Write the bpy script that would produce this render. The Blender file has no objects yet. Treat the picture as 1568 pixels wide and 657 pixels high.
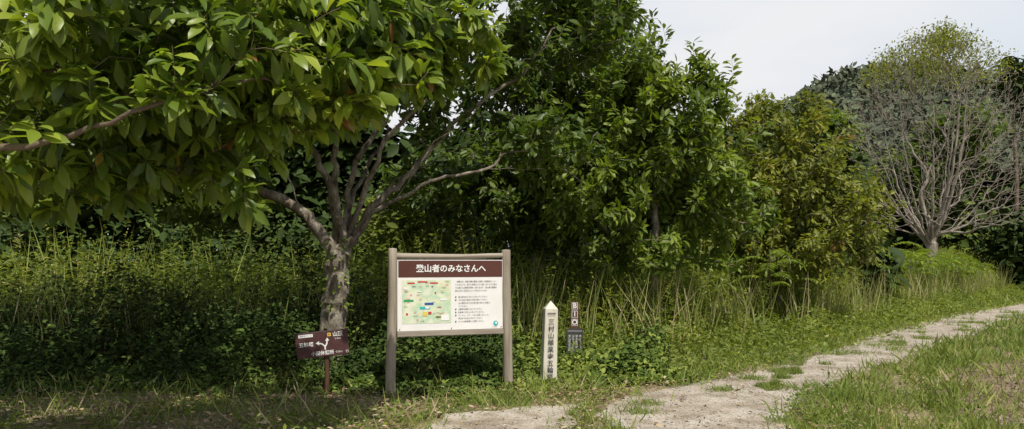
import bpy, bmesh, math, numpy as np
from mathutils import Vector
rng = np.random.default_rng(7)
scene = bpy.context.scene
COL = scene.collection

# ------------------------------------------------------------------ helpers
def nrm(a):
    return a / np.maximum(np.linalg.norm(a, axis=-1, keepdims=True), 1e-9)

def wob(p, s=1.0, seed=0.0):
    x, y = p[..., 0]*s+seed, p[..., 1]*s-seed*1.7
    z = p[..., 2]*s+seed*.6 if p.shape[-1] > 2 else 0*x
    v = (np.sin(1.7*x+2.1*y+.9*z+1.3)+np.sin(-2.3*x+1.1*y+1.9*z+4.1)
         + np.sin(3.7*x-1.3*y-2.7*z+.4)*.7+np.sin(1.1*x+4.3*y+3.3*z+2.2)*.7
         + np.sin(6.3*x+5.1*y-4.7*z)*.4)
    return v/3.8

def link(ob, parent=None):
    COL.objects.link(ob)
    if parent is not None:
        ob.parent = parent
    return ob

def mesh_obj(name, V, F, mat=None, parent=None, smooth=False):
    me = bpy.data.meshes.new(name)
    me.from_pydata([tuple(v) for v in V], [], [tuple(f) for f in F])
    me.update()
    if smooth:
        me.polygons.foreach_set('use_smooth', [True]*len(me.polygons))
    if mat: me.materials.append(mat)
    return link(bpy.data.objects.new(name, me), parent)

def empty(name, loc=(0, 0, 0), rz=0, ry=0, rx=0):
    e = bpy.data.objects.new(name, None)
    e.empty_display_size = .2
    e.location = loc
    e.rotation_euler = (rx, ry, rz)
    COL.objects.link(e)
    return e

def fast_mesh(name, V, loops, sizes, mat, parent=None, rnd=None, smooth=True):
    me = bpy.data.meshes.new(name)
    me.vertices.add(len(V)); me.vertices.foreach_set('co', np.ascontiguousarray(V, dtype=np.float32).ravel())
    me.loops.add(len(loops)); me.loops.foreach_set('vertex_index', loops.astype(np.int32))
    me.polygons.add(len(sizes))
    st = np.concatenate([[0], np.cumsum(sizes)[:-1]]).astype(np.int32)
    me.polygons.foreach_set('loop_start', st)
    me.polygons.foreach_set('loop_total', sizes.astype(np.int32))
    me.polygons.foreach_set('use_smooth', np.full(len(sizes), smooth))
    if rnd is not None:
        a = me.attributes.new('rnd', 'FLOAT', 'POINT'); a.data.foreach_set('value', rnd.astype(np.float32))
    me.update(calc_edges=True)
    me.materials.append(mat)
    return link(bpy.data.objects.new(name, me), parent)

BIG = (np.array([(0,0,0),(0,.35,.03),(0,.65,.02),(0,.88,-.05),(0,1,-.12),
                 (-.10,.25,.06),(-.19,.58,.07),(-.12,.84,.0),(.10,.25,.06),(.19,.58,.07),(.12,.84,.0)], float),
       [(0,1,5),(1,2,6,5),(2,3,7,6),(3,4,7),(0,8,1),(1,8,9,2),(2,9,10,3),(3,10,4)])
MED = (np.array([(0,0,0),(0,1,-.08),(-.17,.3,.05),(-.19,.62,.04),(.17,.3,.05),(.19,.62,.04)], float),
       [(0,1,3,2),(0,4,5,1)])
LONG = (np.array([(0,0,0),(0,1,-.2),(-.08,.35,.04),(-.07,.65,.0),(.08,.35,.04),(.07,.65,.0)], float),
        [(0,1,3,2),(0,4,5,1)])
BLADE = (np.array([(-.02,0,0),(.02,0,0),(-.018,.5,.05),(.018,.5,.05),(0,1,.28)], float),
         [(0,1,3,2),(2,3,4)])

def scatter(name, P, D, U, S, tpl, mat, parent=None, rnd=None, wid=None):
    N = len(P); T, F = tpl; k = len(T)
    D = nrm(D); U = U-(U*D).sum(1, keepdims=True)*D; U = nrm(U); R = np.cross(D, U)
    S = np.broadcast_to(S, (N,)); W = S if wid is None else S*wid
    V = (P[:, None, :] + (T[None, :, 0]*W[:, None])[..., None]*R[:, None, :]
         + (T[None, :, 1]*S[:, None])[..., None]*D[:, None, :]
         + (T[None, :, 2]*S[:, None])[..., None]*U[:, None, :])
    fl = np.array([i for f in F for i in f]); fs = np.array([len(f) for f in F])
    loops = (fl[None, :]+(np.arange(N)*k)[:, None]).ravel()
    if rnd is None: rnd = rng.random(N)
    return fast_mesh(name, V.reshape(-1, 3), loops, np.tile(fs, N), mat, parent, np.repeat(rnd, k))

# ------------------------------------------------------------------ materials
def new_mat(name):
    m = bpy.data.materials.new(name); m.use_nodes = True
    nt = m.node_tree; nt.nodes.clear()
    out = nt.nodes.new('ShaderNodeOutputMaterial')
    return m, nt, out

def ramp(nt, stops):
    r = nt.nodes.new('ShaderNodeValToRGB')
    e = r.color_ramp.elements
    while len(e) < len(stops): e.new(.5)
    for i, (p, c) in enumerate(stops):
        e[i].position = p; e[i].color = (*c, 1)
    return r

def leaf_mat(name, stops, trans=.35, rough=.45, spec=.4, tcol=(1.55, 1.6, .5)):
    m, nt, out = new_mat(name)
    at = nt.nodes.new('ShaderNodeAttribute'); at.attribute_name = 'rnd'
    r = ramp(nt, stops); nt.links.new(at.outputs['Fac'], r.inputs[0])
    b = nt.nodes.new('ShaderNodeBsdfPrincipled'); b.inputs['Roughness'].default_value = rough
    b.inputs['Specular IOR Level'].default_value = spec
    nt.links.new(r.outputs[0], b.inputs['Base Color'])
    if trans <= 0:
        nt.links.new(b.outputs[0], out.inputs[0]); return m
    mx = nt.nodes.new('ShaderNodeMix'); mx.data_type = 'RGBA'; mx.blend_type = 'MULTIPLY'
    mx.inputs[0].default_value = 1; mx.inputs[7].default_value = (*tcol, 1)
    nt.links.new(r.outputs[0], mx.inputs[6])
    t = nt.nodes.new('ShaderNodeBsdfTranslucent'); nt.links.new(mx.outputs[2], t.inputs[0])
    ms = nt.nodes.new('ShaderNodeMixShader'); ms.inputs[0].default_value = trans
    nt.links.new(b.outputs[0], ms.inputs[1]); nt.links.new(t.outputs[0], ms.inputs[2])
    nt.links.new(ms.outputs[0], out.inputs[0])
    return m

def noise_mat(name, stops, scale=5, stretch=(1, 1, 1), rough=.8, bump=.3, detail=6, coords='Object', bscale=None, spec=.3, dist=.02):
    m, nt, out = new_mat(name)
    tc = nt.nodes.new('ShaderNodeTexCoord'); mp = nt.nodes.new('ShaderNodeMapping')
    mp.inputs['Scale'].default_value = stretch
    nt.links.new(tc.outputs[coords], mp.inputs[0])
    n = nt.nodes.new('ShaderNodeTexNoise'); n.inputs['Scale'].default_value = scale
    n.inputs['Detail'].default_value = detail; n.inputs['Roughness'].default_value = .65
    nt.links.new(mp.outputs[0], n.inputs['Vector'])
    r = ramp(nt, stops); nt.links.new(n.outputs[0], r.inputs[0])
    b = nt.nodes.new('ShaderNodeBsdfPrincipled'); b.inputs['Roughness'].default_value = rough
    b.inputs['Specular IOR Level'].default_value = spec
    nt.links.new(r.outputs[0], b.inputs['Base Color'])
    if bump:
        n2 = nt.nodes.new('ShaderNodeTexNoise'); n2.inputs['Scale'].default_value = bscale or scale*4
        n2.inputs['Detail'].default_value = 6
        nt.links.new(mp.outputs[0], n2.inputs['Vector'])
        bp = nt.nodes.new('ShaderNodeBump'); bp.inputs['Strength'].default_value = bump
        bp.inputs['Distance'].default_value = dist
        nt.links.new(n2.outputs[0], bp.inputs['Height']); nt.links.new(bp.outputs[0], b.inputs['Normal'])
    nt.links.new(b.outputs[0], out.inputs[0])
    return m

M_big = leaf_mat('magnolia_leaf', [(0, (.05,.09,.015)), (.4, (.105,.165,.022)), (.75, (.20,.27,.034)), (.955, (.31,.37,.05)), (.975, (.26,.13,.04)), (1, (.17,.08,.03))], .4, .4, .45)
M_main = leaf_mat('broadleaf', [(0, (.045,.078,.013)), (.6, (.09,.14,.02)), (1, (.2,.25,.036))], .37, .45, .35)
M_mid = leaf_mat('broadleaf_fresh', [(0, (.06,.10,.016)), (.6, (.14,.20,.028)), (1, (.27,.33,.05))], .38, .45, .35)
M_yel = leaf_mat('broadleaf_yellowing', [(0, (.09,.11,.019)), (.6, (.185,.21,.033)), (.94, (.30,.30,.05)), (1, (.26,.14,.045))], .37, .5, .3)
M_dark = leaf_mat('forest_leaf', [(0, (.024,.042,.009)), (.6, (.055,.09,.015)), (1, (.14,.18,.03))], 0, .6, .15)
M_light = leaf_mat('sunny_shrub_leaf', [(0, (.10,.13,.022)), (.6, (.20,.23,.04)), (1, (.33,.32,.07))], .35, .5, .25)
M_weed = leaf_mat('weed_leaf', [(0, (.10,.14,.027)), (.5, (.19,.24,.05)), (.85, (.30,.33,.08)), (1, (.46,.41,.22))], .38, .55, .2)
M_grass = leaf_mat('grass_blade', [(0, (.12,.18,.035)), (.45, (.21,.27,.06)), (.78, (.32,.34,.10)), (.93, (.46,.40,.21)), (1, (.50,.42,.27))], .35, .55, .2, (1.2, 1.25, .6))
M_cover = leaf_mat('groundcover_leaf_shaded', [(0, (.022,.042,.009)), (.6, (.055,.09,.015)), (.85, (.10,.15,.026)), (1, (.2,.24,.045))], 0, .65, .15)  # leaf colours darkened to paint in the canopy shade
M_litter = leaf_mat('dry_leaf', [(0, (.15,.09,.05)), (.6, (.32,.23,.14)), (1, (.46,.37,.26))], 0, .7, .2)
M_hill = leaf_mat('hill_leaf', [(0, (.07,.09,.055)), (.6, (.10,.12,.075)), (1, (.14,.16,.095))], 0, .8, .1)
M_bark = noise_mat('bark', [(.32, (.05,.04,.03)), (.45, (.14,.115,.088)), (.56, (.23,.20,.155)), (.64, (.35,.325,.27)), (.75, (.12,.125,.075))], 8, (1, 1, .5), .88, .9, bscale=35, dist=.03)
M_barkd = noise_mat('bark_brown', [(.3, (.06,.045,.03)), (.6, (.15,.115,.08))], 9, (1, 1, 1), .85, .5, bscale=40)
M_barkg = noise_mat('bark_grey', [(.3, (.16,.135,.11)), (.6, (.29,.255,.21))], 6, (1, 1, .3), .9, 0)
M_post = noise_mat('weathered_log', [(.25, (.12,.10,.075)), (.42, (.23,.195,.15)), (.6, (.31,.27,.215)), (.8, (.41,.37,.31))], 14, (1, 1, .09), .85, .6, bscale=40, dist=.008)
M_rail = noise_mat('weathered_rail', [(.25, (.16,.13,.10)), (.5, (.31,.27,.22)), (.8, (.44,.40,.34))], 14, (.09, 1, 1), .85, .5, bscale=40, dist=.006)
M_white = noise_mat('white_panel', [(.3, (.68,.67,.66)), (.7, (.76,.755,.745))], 3, (1, 1, 1), .4, 0)
M_brown = noise_mat('brown_paint', [(.3, (.075,.028,.02)), (.7, (.10,.037,.028))], 4, (1, 1, 1), .45, 0)
M_mar = noise_mat('maroon_board', [(.3, (.055,.022,.022)), (.7, (.09,.04,.037))], 5, (1, 1, 1), .5, .1)
M_bwood = noise_mat('brown_stained_wood', [(.3, (.06,.028,.016)), (.7, (.12,.06,.035))], 10, (1, 1, .1), .7, .3, dist=.005)
M_wpost = noise_mat('painted_post', [(.28, (.30,.27,.21)), (.42, (.52,.49,.40)), (.7, (.66,.63,.54))], 9, (1.5, 1.5, .2), .6, .3, bscale=30, dist=.004)
M_slate = noise_mat('dark_plaque', [(.3, (.03,.03,.03)), (.7, (.06,.058,.055))], 8, (1, 1, 1), .5, .1)

def flat(name, c, rough=.6):
    m, nt, out = new_mat(name)
    n = nt.nodes.new('ShaderNodeTexNoise'); n.inputs['Scale'].default_value = 20
    r = ramp(nt, [(.3, tuple(x*.88 for x in c)), (.7, c)]); nt.links.new(n.outputs[0], r.inputs[0])
    b = nt.nodes.new('ShaderNodeBsdfPrincipled'); b.inputs['Roughness'].default_value = rough
    nt.links.new(r.outputs[0], b.inputs['Base Color']); nt.links.new(b.outputs[0], out.inputs[0])
    return m
I_white = flat('ink_white', (.8,.8,.78)); I_black = flat('ink_black', (.03,.03,.04)); I_blue = flat('ink_blue', (.02,.07,.3))
I_red = flat('ink_red', (.5,.03,.03)); I_green = flat('ink_green', (.03,.3,.08)); I_cyan = flat('ink_cyan', (.03,.42,.45))
I_yel = flat('ink_yellow', (.7,.55,.1)); I_grey = flat('ink_grey', (.16,.16,.17)); I_pink = flat('ink_pink', (.7,.3,.35))

# ------------------------------------------------------------------ world, sun, camera
S = Vector((.22, -.50, .84)).normalized()
elev = math.asin(S.z); rot = math.atan2(S.x, S.y)
w = bpy.data.worlds.new('World'); scene.world = w; w.use_nodes = True
nt = w.node_tree; bg = nt.nodes['Background']
sky = nt.nodes.new('ShaderNodeTexSky'); sky.sky_type = 'NISHITA'; sky.sun_disc = False
sky.sun_elevation = elev; sky.sun_rotation = rot; sky.air_density = 1.0; sky.dust_density = 1.5
tc = nt.nodes.new('ShaderNodeTexCoord'); sp = nt.nodes.new('ShaderNodeSeparateXYZ')
nt.links.new(tc.outputs['Generated'], sp.inputs[0])
mr = nt.nodes.new('ShaderNodeMapRange'); mr.inputs[1].default_value = .3; mr.inputs[2].default_value = .65
mr.inputs[3].default_value = 1.0; mr.inputs[4].default_value = .1
nt.links.new(sp.outputs[2], mr.inputs[0])
mp = nt.nodes.new('ShaderNodeMapping'); mp.inputs['Scale'].default_value = (1, 1, 3.5)
nt.links.new(tc.outputs['Generated'], mp.inputs[0])
cn = nt.nodes.new('ShaderNodeTexNoise'); cn.inputs['Scale'].default_value = 2.2; cn.inputs['Detail'].default_value = 7
nt.links.new(mp.outputs[0], cn.inputs['Vector'])
cr = ramp(nt, [(.35, (7.6, 8.2, 9.0)), (.6, (9.0, 9.1, 9.3))]); nt.links.new(cn.outputs[0], cr.inputs[0])
mx = nt.nodes.new('ShaderNodeMix'); mx.data_type = 'RGBA'
nt.links.new(mr.outputs[0], mx.inputs[0]); nt.links.new(sky.outputs[0], mx.inputs[6]); nt.links.new(cr.outputs[0], mx.inputs[7])
nt.links.new(mx.outputs[2], bg.inputs[0]); bg.inputs[1].default_value = .095

sd = bpy.data.lights.new('sun', 'SUN'); sd.energy = 5.0; sd.angle = math.radians(.55); sd.color = (1, .94, .83)
so = bpy.data.objects.new('sun', sd); so.rotation_euler = (-S).to_track_quat('-Z', 'Y').to_euler(); COL.objects.link(so)
so.location = (10, -10, 20)

cd = bpy.data.cameras.new('camera'); cam = bpy.data.objects.new('camera', cd); COL.objects.link(cam)
cam.location = (0, 0, 1.6); cam.rotation_euler = (math.radians(90), 0, 0)
cd.sensor_width = 36; cd.lens = 36*1230/1568; cd.shift_y = 72/1568; cd.clip_end = 3000
scene.camera = cam
scene.view_settings.view_transform = 'Standard'; scene.view_settings.look = 'None'; scene.view_settings.exposure = 0

# ------------------------------------------------------------------ ground, path
PATH = np.array([(60,62),(30,40.5),(19.3,30.3),(15.0,26.0),(11.5,21.9),(9.2,19.0),(7.6,17.1),(5.8,14.5),(4.16,12.3),(3.1,11.2),(2.24,10.4),(1.6,9.75),(1.1,9.1),
                 (.98,8.5),(.85,7.7),(.7,7.0),(.4,6.2),(.2,4),(0,0),(-.5,-8),(3,-8),(2.4,0),(2.5,5),(2.7,7.66),(2.95,8.4),(3.13,8.95),(3.55,9.7),(4.09,10.36),(5.2,11.8),(6.36,13.1),(8.0,15.1),(9.7,17.1),(12.5,20.6),(15.3,24),(20,28.4),(31,38),(62,58)], float)
SPUR = np.array([(.75,9.15),(.55,8.9),(.1,8.75),(-.64,8.4),(-.8,7.9),(-.9,7.3),(-.95,6.4),(-.8,4),(-.5,3),(.1,3.5),(.15,6.2),(.4,7.0),(.55,7.7),(.66,8.4)], float)
SOIL = np.array([(4.6,7.8),(5.0,9.0),(5.4,10.2),(6.0,11.0),(6.7,11.9),(7.8,12.5),(9.5,13.6),(14,17),(20,18),(16,8),(9,5),(5.2,5)], float)
def inpoly(x, y, P):
    ins = np.zeros(x.shape, bool); j = len(P)-1
    for i in range(len(P)):
        xi, yi = P[i]; xj, yj = P[j]
        c = ((yi > y) != (yj > y)) & (x < (xj-xi)*(y-yi)/(yj-yi+1e-12)+xi)
        ins ^= c; j = i
    return ins
def poly_mesh(name, P, z, mat, jag=.06, step=.1):
    pts = []
    for i in range(len(P)):
        a, b = P[i], P[(i+1) % len(P)]; L = np.linalg.norm(b-a); n = max(1, int(L/step)) if L < 8 else max(1, int(L/.8))
        for k in range(n):
            q = a+(b-a)*k/n
            pts.append((q[0]+rng.normal()*jag*.4+jag*(math.sin(q[1]*5)+math.sin(q[1]*11+1)*.6), q[1]+rng.normal()*jag*.4+jag*(math.sin(q[0]*6)+.6*math.sin(q[0]*13)), z))
    bm = bmesh.new(); f = bm.faces.new([bm.verts.new(p) for p in pts]); bm.normal_update()
    if f.normal.z < 0: f.normal_flip()
    bmesh.ops.triangulate(bm, faces=bm.faces[:])
    me = bpy.data.meshes.new(name); bm.to_mesh(me); bm.free(); me.materials.append(mat)
    return link(bpy.data.objects.new(name, me))

def multi_mat(name, base, layers, bumpd, rough=.93):
    m, nt, out = new_mat(name); tc = nt.nodes.new('ShaderNodeTexCoord'); col = None; last = None
    for (sc, det, stops) in [base]+layers:
        n = nt.nodes.new('ShaderNodeTexNoise'); n.inputs['Scale'].default_value = sc; n.inputs['Detail'].default_value = det
        nt.links.new(tc.outputs['Object'], n.inputs['Vector']); r = ramp(nt, stops); nt.links.new(n.outputs[0], r.inputs[0]); last = n
        if col is None: col = r.outputs[0]
        else:
            mx = nt.nodes.new('ShaderNodeMix'); mx.data_type = 'RGBA'; mx.blend_type = 'MULTIPLY'; mx.inputs[0].default_value = 1
            nt.links.new(col, mx.inputs[6]); nt.links.new(r.outputs[0], mx.inputs[7]); col = mx.outputs[2]
    b = nt.nodes.new('ShaderNodeBsdfPrincipled'); b.inputs['Roughness'].default_value = rough; b.inputs['Specular IOR Level'].default_value = .2
    nt.links.new(col, b.inputs['Base Color'])
    bp = nt.nodes.new('ShaderNodeBump'); bp.inputs['Strength'].default_value = .5; bp.inputs['Distance'].default_value = bumpd
    nt.links.new(last.outputs[0], bp.inputs['Height']); nt.links.new(bp.outputs[0], b.inputs['Normal'])
    nt.links.new(b.outputs[0], out.inputs[0]); return m
g = lambda v: (v, v, v)
M_ground = multi_mat('meadow_soil', (.9, 8, [(.35, (.13,.13,.055)), (.5, (.25,.20,.12)), (.65, (.35,.28,.185))]), [(30, 5, [(.3, g(.5)), (.7, g(1.2))])], .03)
M_path = multi_mat('old_gravel_track', (1.1, 9, [(.3, (.30,.255,.20)), (.45, (.41,.36,.295)), (.6, (.47,.425,.36)), (.75, (.39,.345,.285))]),
                   [(3.2, 10, [(.34, (.66,.62,.56)), (.56, g(1))]), (24, 5, [(.3, g(.78)), (.6, g(1.05))]), (75, 3, [(.36, (.5,.47,.43)), (.48, g(1)), (.66, g(1.25))])], .014)
mesh_obj('ground', [(-900,-300,0),(900,-300,0),(900,1500,0),(-900,1500,0)], [(0,1,2,3)], M_ground)
poly_mesh('path', PATH, .004, M_path)
poly_mesh('path_spur', SPUR, .008, M_path)
n = 180
gx, gy = np.meshgrid(np.linspace(4.3, 20, n), np.linspace(4.5, 20, n))
P = np.stack([gx.ravel(), gy.ravel(), 0*gx.ravel()], 1)
ins = inpoly(P[:, 0]+wob(P, 2)*.35, P[:, 1]+wob(P, 2.3, 4)*.35, SOIL)
P[:, 2] = np.where(ins, .03+.05*np.abs(wob(P, 4))+.03*rng.random(len(P)), -.03)
idx = np.arange(len(P)).reshape(n, n)
F = np.stack([idx[:-1, :-1], idx[:-1, 1:], idx[1:, 1:], idx[1:, :-1]], -1).reshape(-1, 4)
F = F[ins[F].any(1)]
M_soil = multi_mat('bare_soil', (1.6, 7, [(.35, (.12,.09,.055)), (.5, (.20,.15,.10)), (.65, (.28,.22,.155))]), [(25, 5, [(.3, g(.5)), (.65, g(1.2))])], .03)
mesh_obj('bare_soil_patch', P, F, M_soil, smooth=False)

def pebbles(name, xy, s, mat, z=0.0):
    T = np.array([(1,0,0),(-1,0,0),(0,1,0),(0,-1,0),(0,0,.7),(0,0,-.7)], float)
    Fc = [(0,2,4),(2,1,4),(1,3,4),(3,0,4)]
    N = len(xy); a = rng.random(N)*6.28
    ca, sa = np.cos(a), np.sin(a); V = np.zeros((N, 6, 3))
    jt = T[None]*(.6+.8*rng.random((N, 6, 1)))*s[:, None, None]
    V[..., 0] = xy[:, 0:1]+jt[..., 0]*ca[:, None]-jt[..., 1]*sa[:, None]
    V[..., 1] = xy[:, 1:2]+jt[..., 0]*sa[:, None]+jt[..., 1]*ca[:, None]
    V[..., 2] = z+jt[..., 2]
    fl = np.array(Fc).ravel(); loops = (fl[None]+(np.arange(N)*6)[:, None]).ravel()
    return fast_mesh(name, V.reshape(-1, 3), loops, np.full(N*4, 3), mat, smooth=False)
xy = np.stack([rng.uniform(-1, 12, 50000), rng.uniform(6, 22, 50000)], 1)
k = inpoly(xy[:, 0], xy[:, 1], PATH) | inpoly(xy[:, 0], xy[:, 1], SPUR)
xy = xy[k][:11000]
M_peb = noise_mat('pebble', [(.35, (.12,.10,.08)), (.5, (.30,.265,.22)), (.65, (.5,.46,.41))], 9, (1,1,1), .9, 0)
pebbles('gravel', xy, .004+.014*rng.random(len(xy))**3, M_peb, .008)
xy = np.stack([rng.uniform(4.6, 12, 9000), rng.uniform(6, 15, 9000)], 1); xy = xy[inpoly(xy[:, 0], xy[:, 1], SOIL)]
pebbles('soil_clods', xy, .012+.05*rng.random(len(xy))**3, M_soil, .06)

# ------------------------------------------------------------------ grass
def onpath(x, y, e=.0):
    jx = rng.normal(size=x.shape)*e; jy = rng.normal(size=x.shape)*e
    return inpoly(x+jx, y+jy, PATH) | inpoly(x+jx, y+jy, SPUR)
FX = np.array([-40, -14, -4, 0, 2.65, 6.3, 12.6, 22.9, 40]); FY = np.array([13, 12.3, 12.6, 12.9, 14.0, 18.0, 25.5, 38, 55.])
front = lambda x: np.interp(x, FX, FY)

N = 330000
Y = np.exp(rng.uniform(math.log(6.2), math.log(50), N)); X = rng.uniform(-.95, .95, N)*Y
p2 = np.stack([X, Y], 1)
keep = ~onpath(X, Y, .16) & (Y < front(X)+1.0) & ~((X < -1.0) & (Y > 11.5))
soil = inpoly(X+wob(p2, 2)*.3, Y+wob(p2, 2.3, 4)*.3, SOIL); keep &= (~soil) | (rng.random(N) < np.clip(.25+.6*wob(p2, 1.4, 8), .08, .8))
dens = .62+.6*wob(p2, .9, 3)+.4*wob(p2, 3.5, 1)
leftz = np.clip((-X+.8)/2.0, 0, 1)*np.clip((10.8-Y)/1.0, 0, 1)
dens -= .35*leftz
keep &= rng.random(N) < np.clip(dens, .12, 1)
X, Y, p2, soil, leftz = X[keep], Y[keep], p2[keep], soil[keep], leftz[keep]; N = len(X)
h = (.065+.085*rng.random(N)**1.5)*(1+.6*wob(p2, 1.6, 9)); h *= 1+1.1*np.exp(-np.abs(front(X)-Y)/1.2)
right = (X > 2.5) & (Y < 40) & ((X-2.6) > (Y-7.6)*.6)
h *= np.where(right, 1.3, 1); h *= 1+.012*Y; h *= 1-.35*leftz
lean = nrm(rng.normal(size=(N, 3)))*np.array([1, 1, .2])
D = np.array([0, 0, 1.])+lean*(.5+1.3*rng.random((N, 1)))
U = rng.normal(size=(N, 3))*np.array([1, 1, .1])+np.array([0, -.4, .5])
rn = np.clip(.38+.30*wob(p2, .7, 5)+.22*wob(p2, 2.7, 5)+.2*rng.normal(size=N)+.05*leftz+.2*soil, 0, 1)
scatter('grass', np.stack([X, Y, .08*soil], 1), D, U, h, BLADE, M_grass, rnd=rn, wid=1.2+.10*Y)

# low broad-leaved weeds mixed in the grass
m = 26000
Y = np.exp(rng.uniform(math.log(6.4), math.log(18), m)); X = rng.uniform(-.8, .8, m)*Y; p2 = np.stack([X, Y], 1)
k = ~onpath(X, Y, .1) & (Y < front(X)) & ~inpoly(X, Y, SOIL) & (wob(p2, 1.3, 15)+.5*wob(p2, 4, 2) > .0) & ~((X < -1) & (Y > 11)); X, Y = X[k], Y[k]; m = len(X)
scatter('broadleaf_weeds', np.stack([X, Y, .01+.07*rng.random(m)], 1), rng.normal(size=(m, 3))*np.array([1, 1, .3])+np.array([0, 0, .3]), np.array([0, -.2, 1.])+rng.normal(size=(m, 3))*.35, .03+.04*rng.random(m), MED, M_mid, rnd=np.clip(.5+.25*rng.normal(size=m), 0, 1), wid=1.5)

# grass growing in patches on the track
m = 60000
t = rng.random(m)**1.2; cx = np.interp(t, [0, .15, .35, .6, 1], [1.9, 2.7, 4.3, 8.6, 17.0]); cy = np.interp(t, [0, .15, .35, .6, 1], [7.6, 9.6, 11.9, 17.0, 26.3])
o = rng.normal(size=m)*.16*(1+t); al = rng.normal(size=m)*.1
X = cx+.78*o+.62*al; Y = cy-.62*o+.78*al; p2 = np.stack([X, Y], 1)
k = (wob(p2, 1.7, 11)+.4*wob(p2, 5, 2) > .42) & (Y > 9.9); X, Y = X[k], Y[k]
for (x, y, r) in [(1.5,9.0,.14),(1.35,8.5,.12),(2.6,9.95,.12),(3.25,10.9,.14),(5.9,14.0,.25),(6.9,15.2,.35),(1.0,7.6,.1),(2.75,8.0,.12)]:
    q = int(200+500*r); X = np.r_[X, x+rng.normal(size=q)*r*.8]; Y = np.r_[Y, y+rng.normal(size=q)*r*.8]
m = len(X)
scatter('path_grass_tufts', np.stack([X, Y, .004+0*X], 1), np.array([0, 0, 1.])+rng.normal(size=(m, 3))*.8, rng.normal(size=(m, 3)), (.03+.05*rng.random(m))*(1+.02*Y), BLADE, M_grass, rnd=np.clip(.35+.25*rng.normal(size=m), 0, 1), wid=2.4)

m = 2600
X = rng.uniform(-6.5, 1.0, m); Y = 7.6+3.0*rng.random(m); k = ~onpath(X, Y, .05); X, Y = X[k], Y[k]; m = len(X)
scatter('long_grass', np.stack([X, Y, 0*X], 1), np.array([0, 0, 1.])+rng.normal(size=(m, 3))*np.array([.7, .7, .1]), rng.normal(size=(m, 3)), .10+.28*rng.random(m)**2.5, BLADE, M_grass, rnd=np.clip(.58+.3*rng.normal(size=m), 0, 1), wid=1.0)

m = 26000
X = rng.uniform(-7, 8, m); Y = rng.uniform(6.5, 11.5, m)
k = (~onpath(X, Y)) | (rng.random(m) < .10); k &= rng.random(m) < np.clip(.5+.6*wob(np.stack([X, Y], 1), 1.2), .1, 1)*np.where(X > 3, .3, 1)
X, Y = X[k], Y[k]; m = len(X)
scatter('fallen_leaves', np.stack([X, Y, .015+.06*rng.random(m)], 1), rng.normal(size=(m, 3))*np.array([1, 1, .2]), np.array([0, 0, 1.])+rng.normal(size=(m, 3))*.35, .03+.06*rng.random(m), MED, M_litter)

# low ground cover (understorey, canopy shade painted into the leaf colours)
m = 120000
X = rng.uniform(-13, 2.4, m); Y = rng.uniform(8.9, 14, m); p2 = np.stack([X, Y], 1)
edge = 9.75+.45*wob(p2, .8, 2)+.5*np.clip((X+.2)/1.5, 0, 2)
H = np.clip((Y-edge)*.5, 0, 1.05)*(.75+.8*wob(p2, 1.1, 6)+.45*wob(p2, 3.1, 1)); H = np.maximum(H, 0)+.03
H *= np.interp(X, [-13, -2.2, -1.2, 0, .4, 1.6, 2.4], [1, 1, .8, .7, .28, .3, .5])
k = (Y > edge-.15) & ~onpath(X, Y, .05); X, Y, H, p2 = X[k], Y[k], H[k], p2[k]; m = len(X)
Z = H*rng.random(m)**.45*(1+.35*rng.random(m)**6)
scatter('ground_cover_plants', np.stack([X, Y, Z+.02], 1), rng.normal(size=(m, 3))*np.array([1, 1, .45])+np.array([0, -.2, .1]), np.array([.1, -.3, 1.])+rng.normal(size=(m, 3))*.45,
        (.04+.06*rng.random(m))*(1+.4*wob(p2, 1, 7)), MED, M_cover, rnd=np.clip(.35+.3*wob(p2, 1.5, 3)+.2*rng.normal(size=m)+.45*(X > 0)+.25*(Y < 10.2), 0, 1), wid=1.4)  # tint paints the lit right side lighter; front edge lighter too
m = 30000
X = rng.uniform(-1, 24, m); Y = front(X)-3.2*rng.random(m)**1.5; p2 = np.stack([X, Y], 1)
k = ~onpath(X, Y, .3) & (Y > 10); X, Y, p2 = X[k], Y[k], p2[k]; m = len(X)
Hh = np.clip(.7-.25*(front(X)-Y), .05, .75)*(.7+.6*wob(p2, 1.5, 2))
scatter('verge_weeds', np.stack([X, Y, .03+Hh*rng.random(m)**.6], 1), rng.normal(size=(m, 3))*np.array([1, 1, .5])+np.array([0, 0, .4]), np.array([0, 0, 1.])+rng.normal(size=(m, 3))*.5,
        .06+.07*rng.random(m), MED, M_weed, rnd=np.clip(.42+.25*wob(p2, 1.1, 3)+.2*rng.normal(size=m), 0, 1))
# tall seeding grass stems along the weed margin
m = 5000
X = rng.uniform(-9, 24, m); Y = front(X)-.6+3.0*rng.random(m)**1.6; k = wob(np.stack([X, Y], 1), 1.1, 21) > -.25; X, Y = X[k], Y[k]; m = len(X)
scatter('seeding_grass', np.stack([X, Y, 0*X], 1), np.array([0, 0, 1.])+rng.normal(size=(m, 3))*np.array([.16, .16, 0]), rng.normal(size=(m, 3))*np.array([1, 1, .1]), (.8+.9*rng.random(m)), BLADE, M_grass, rnd=np.clip(.75+.2*rng.normal(size=m), 0, 1), wid=.28)

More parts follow.
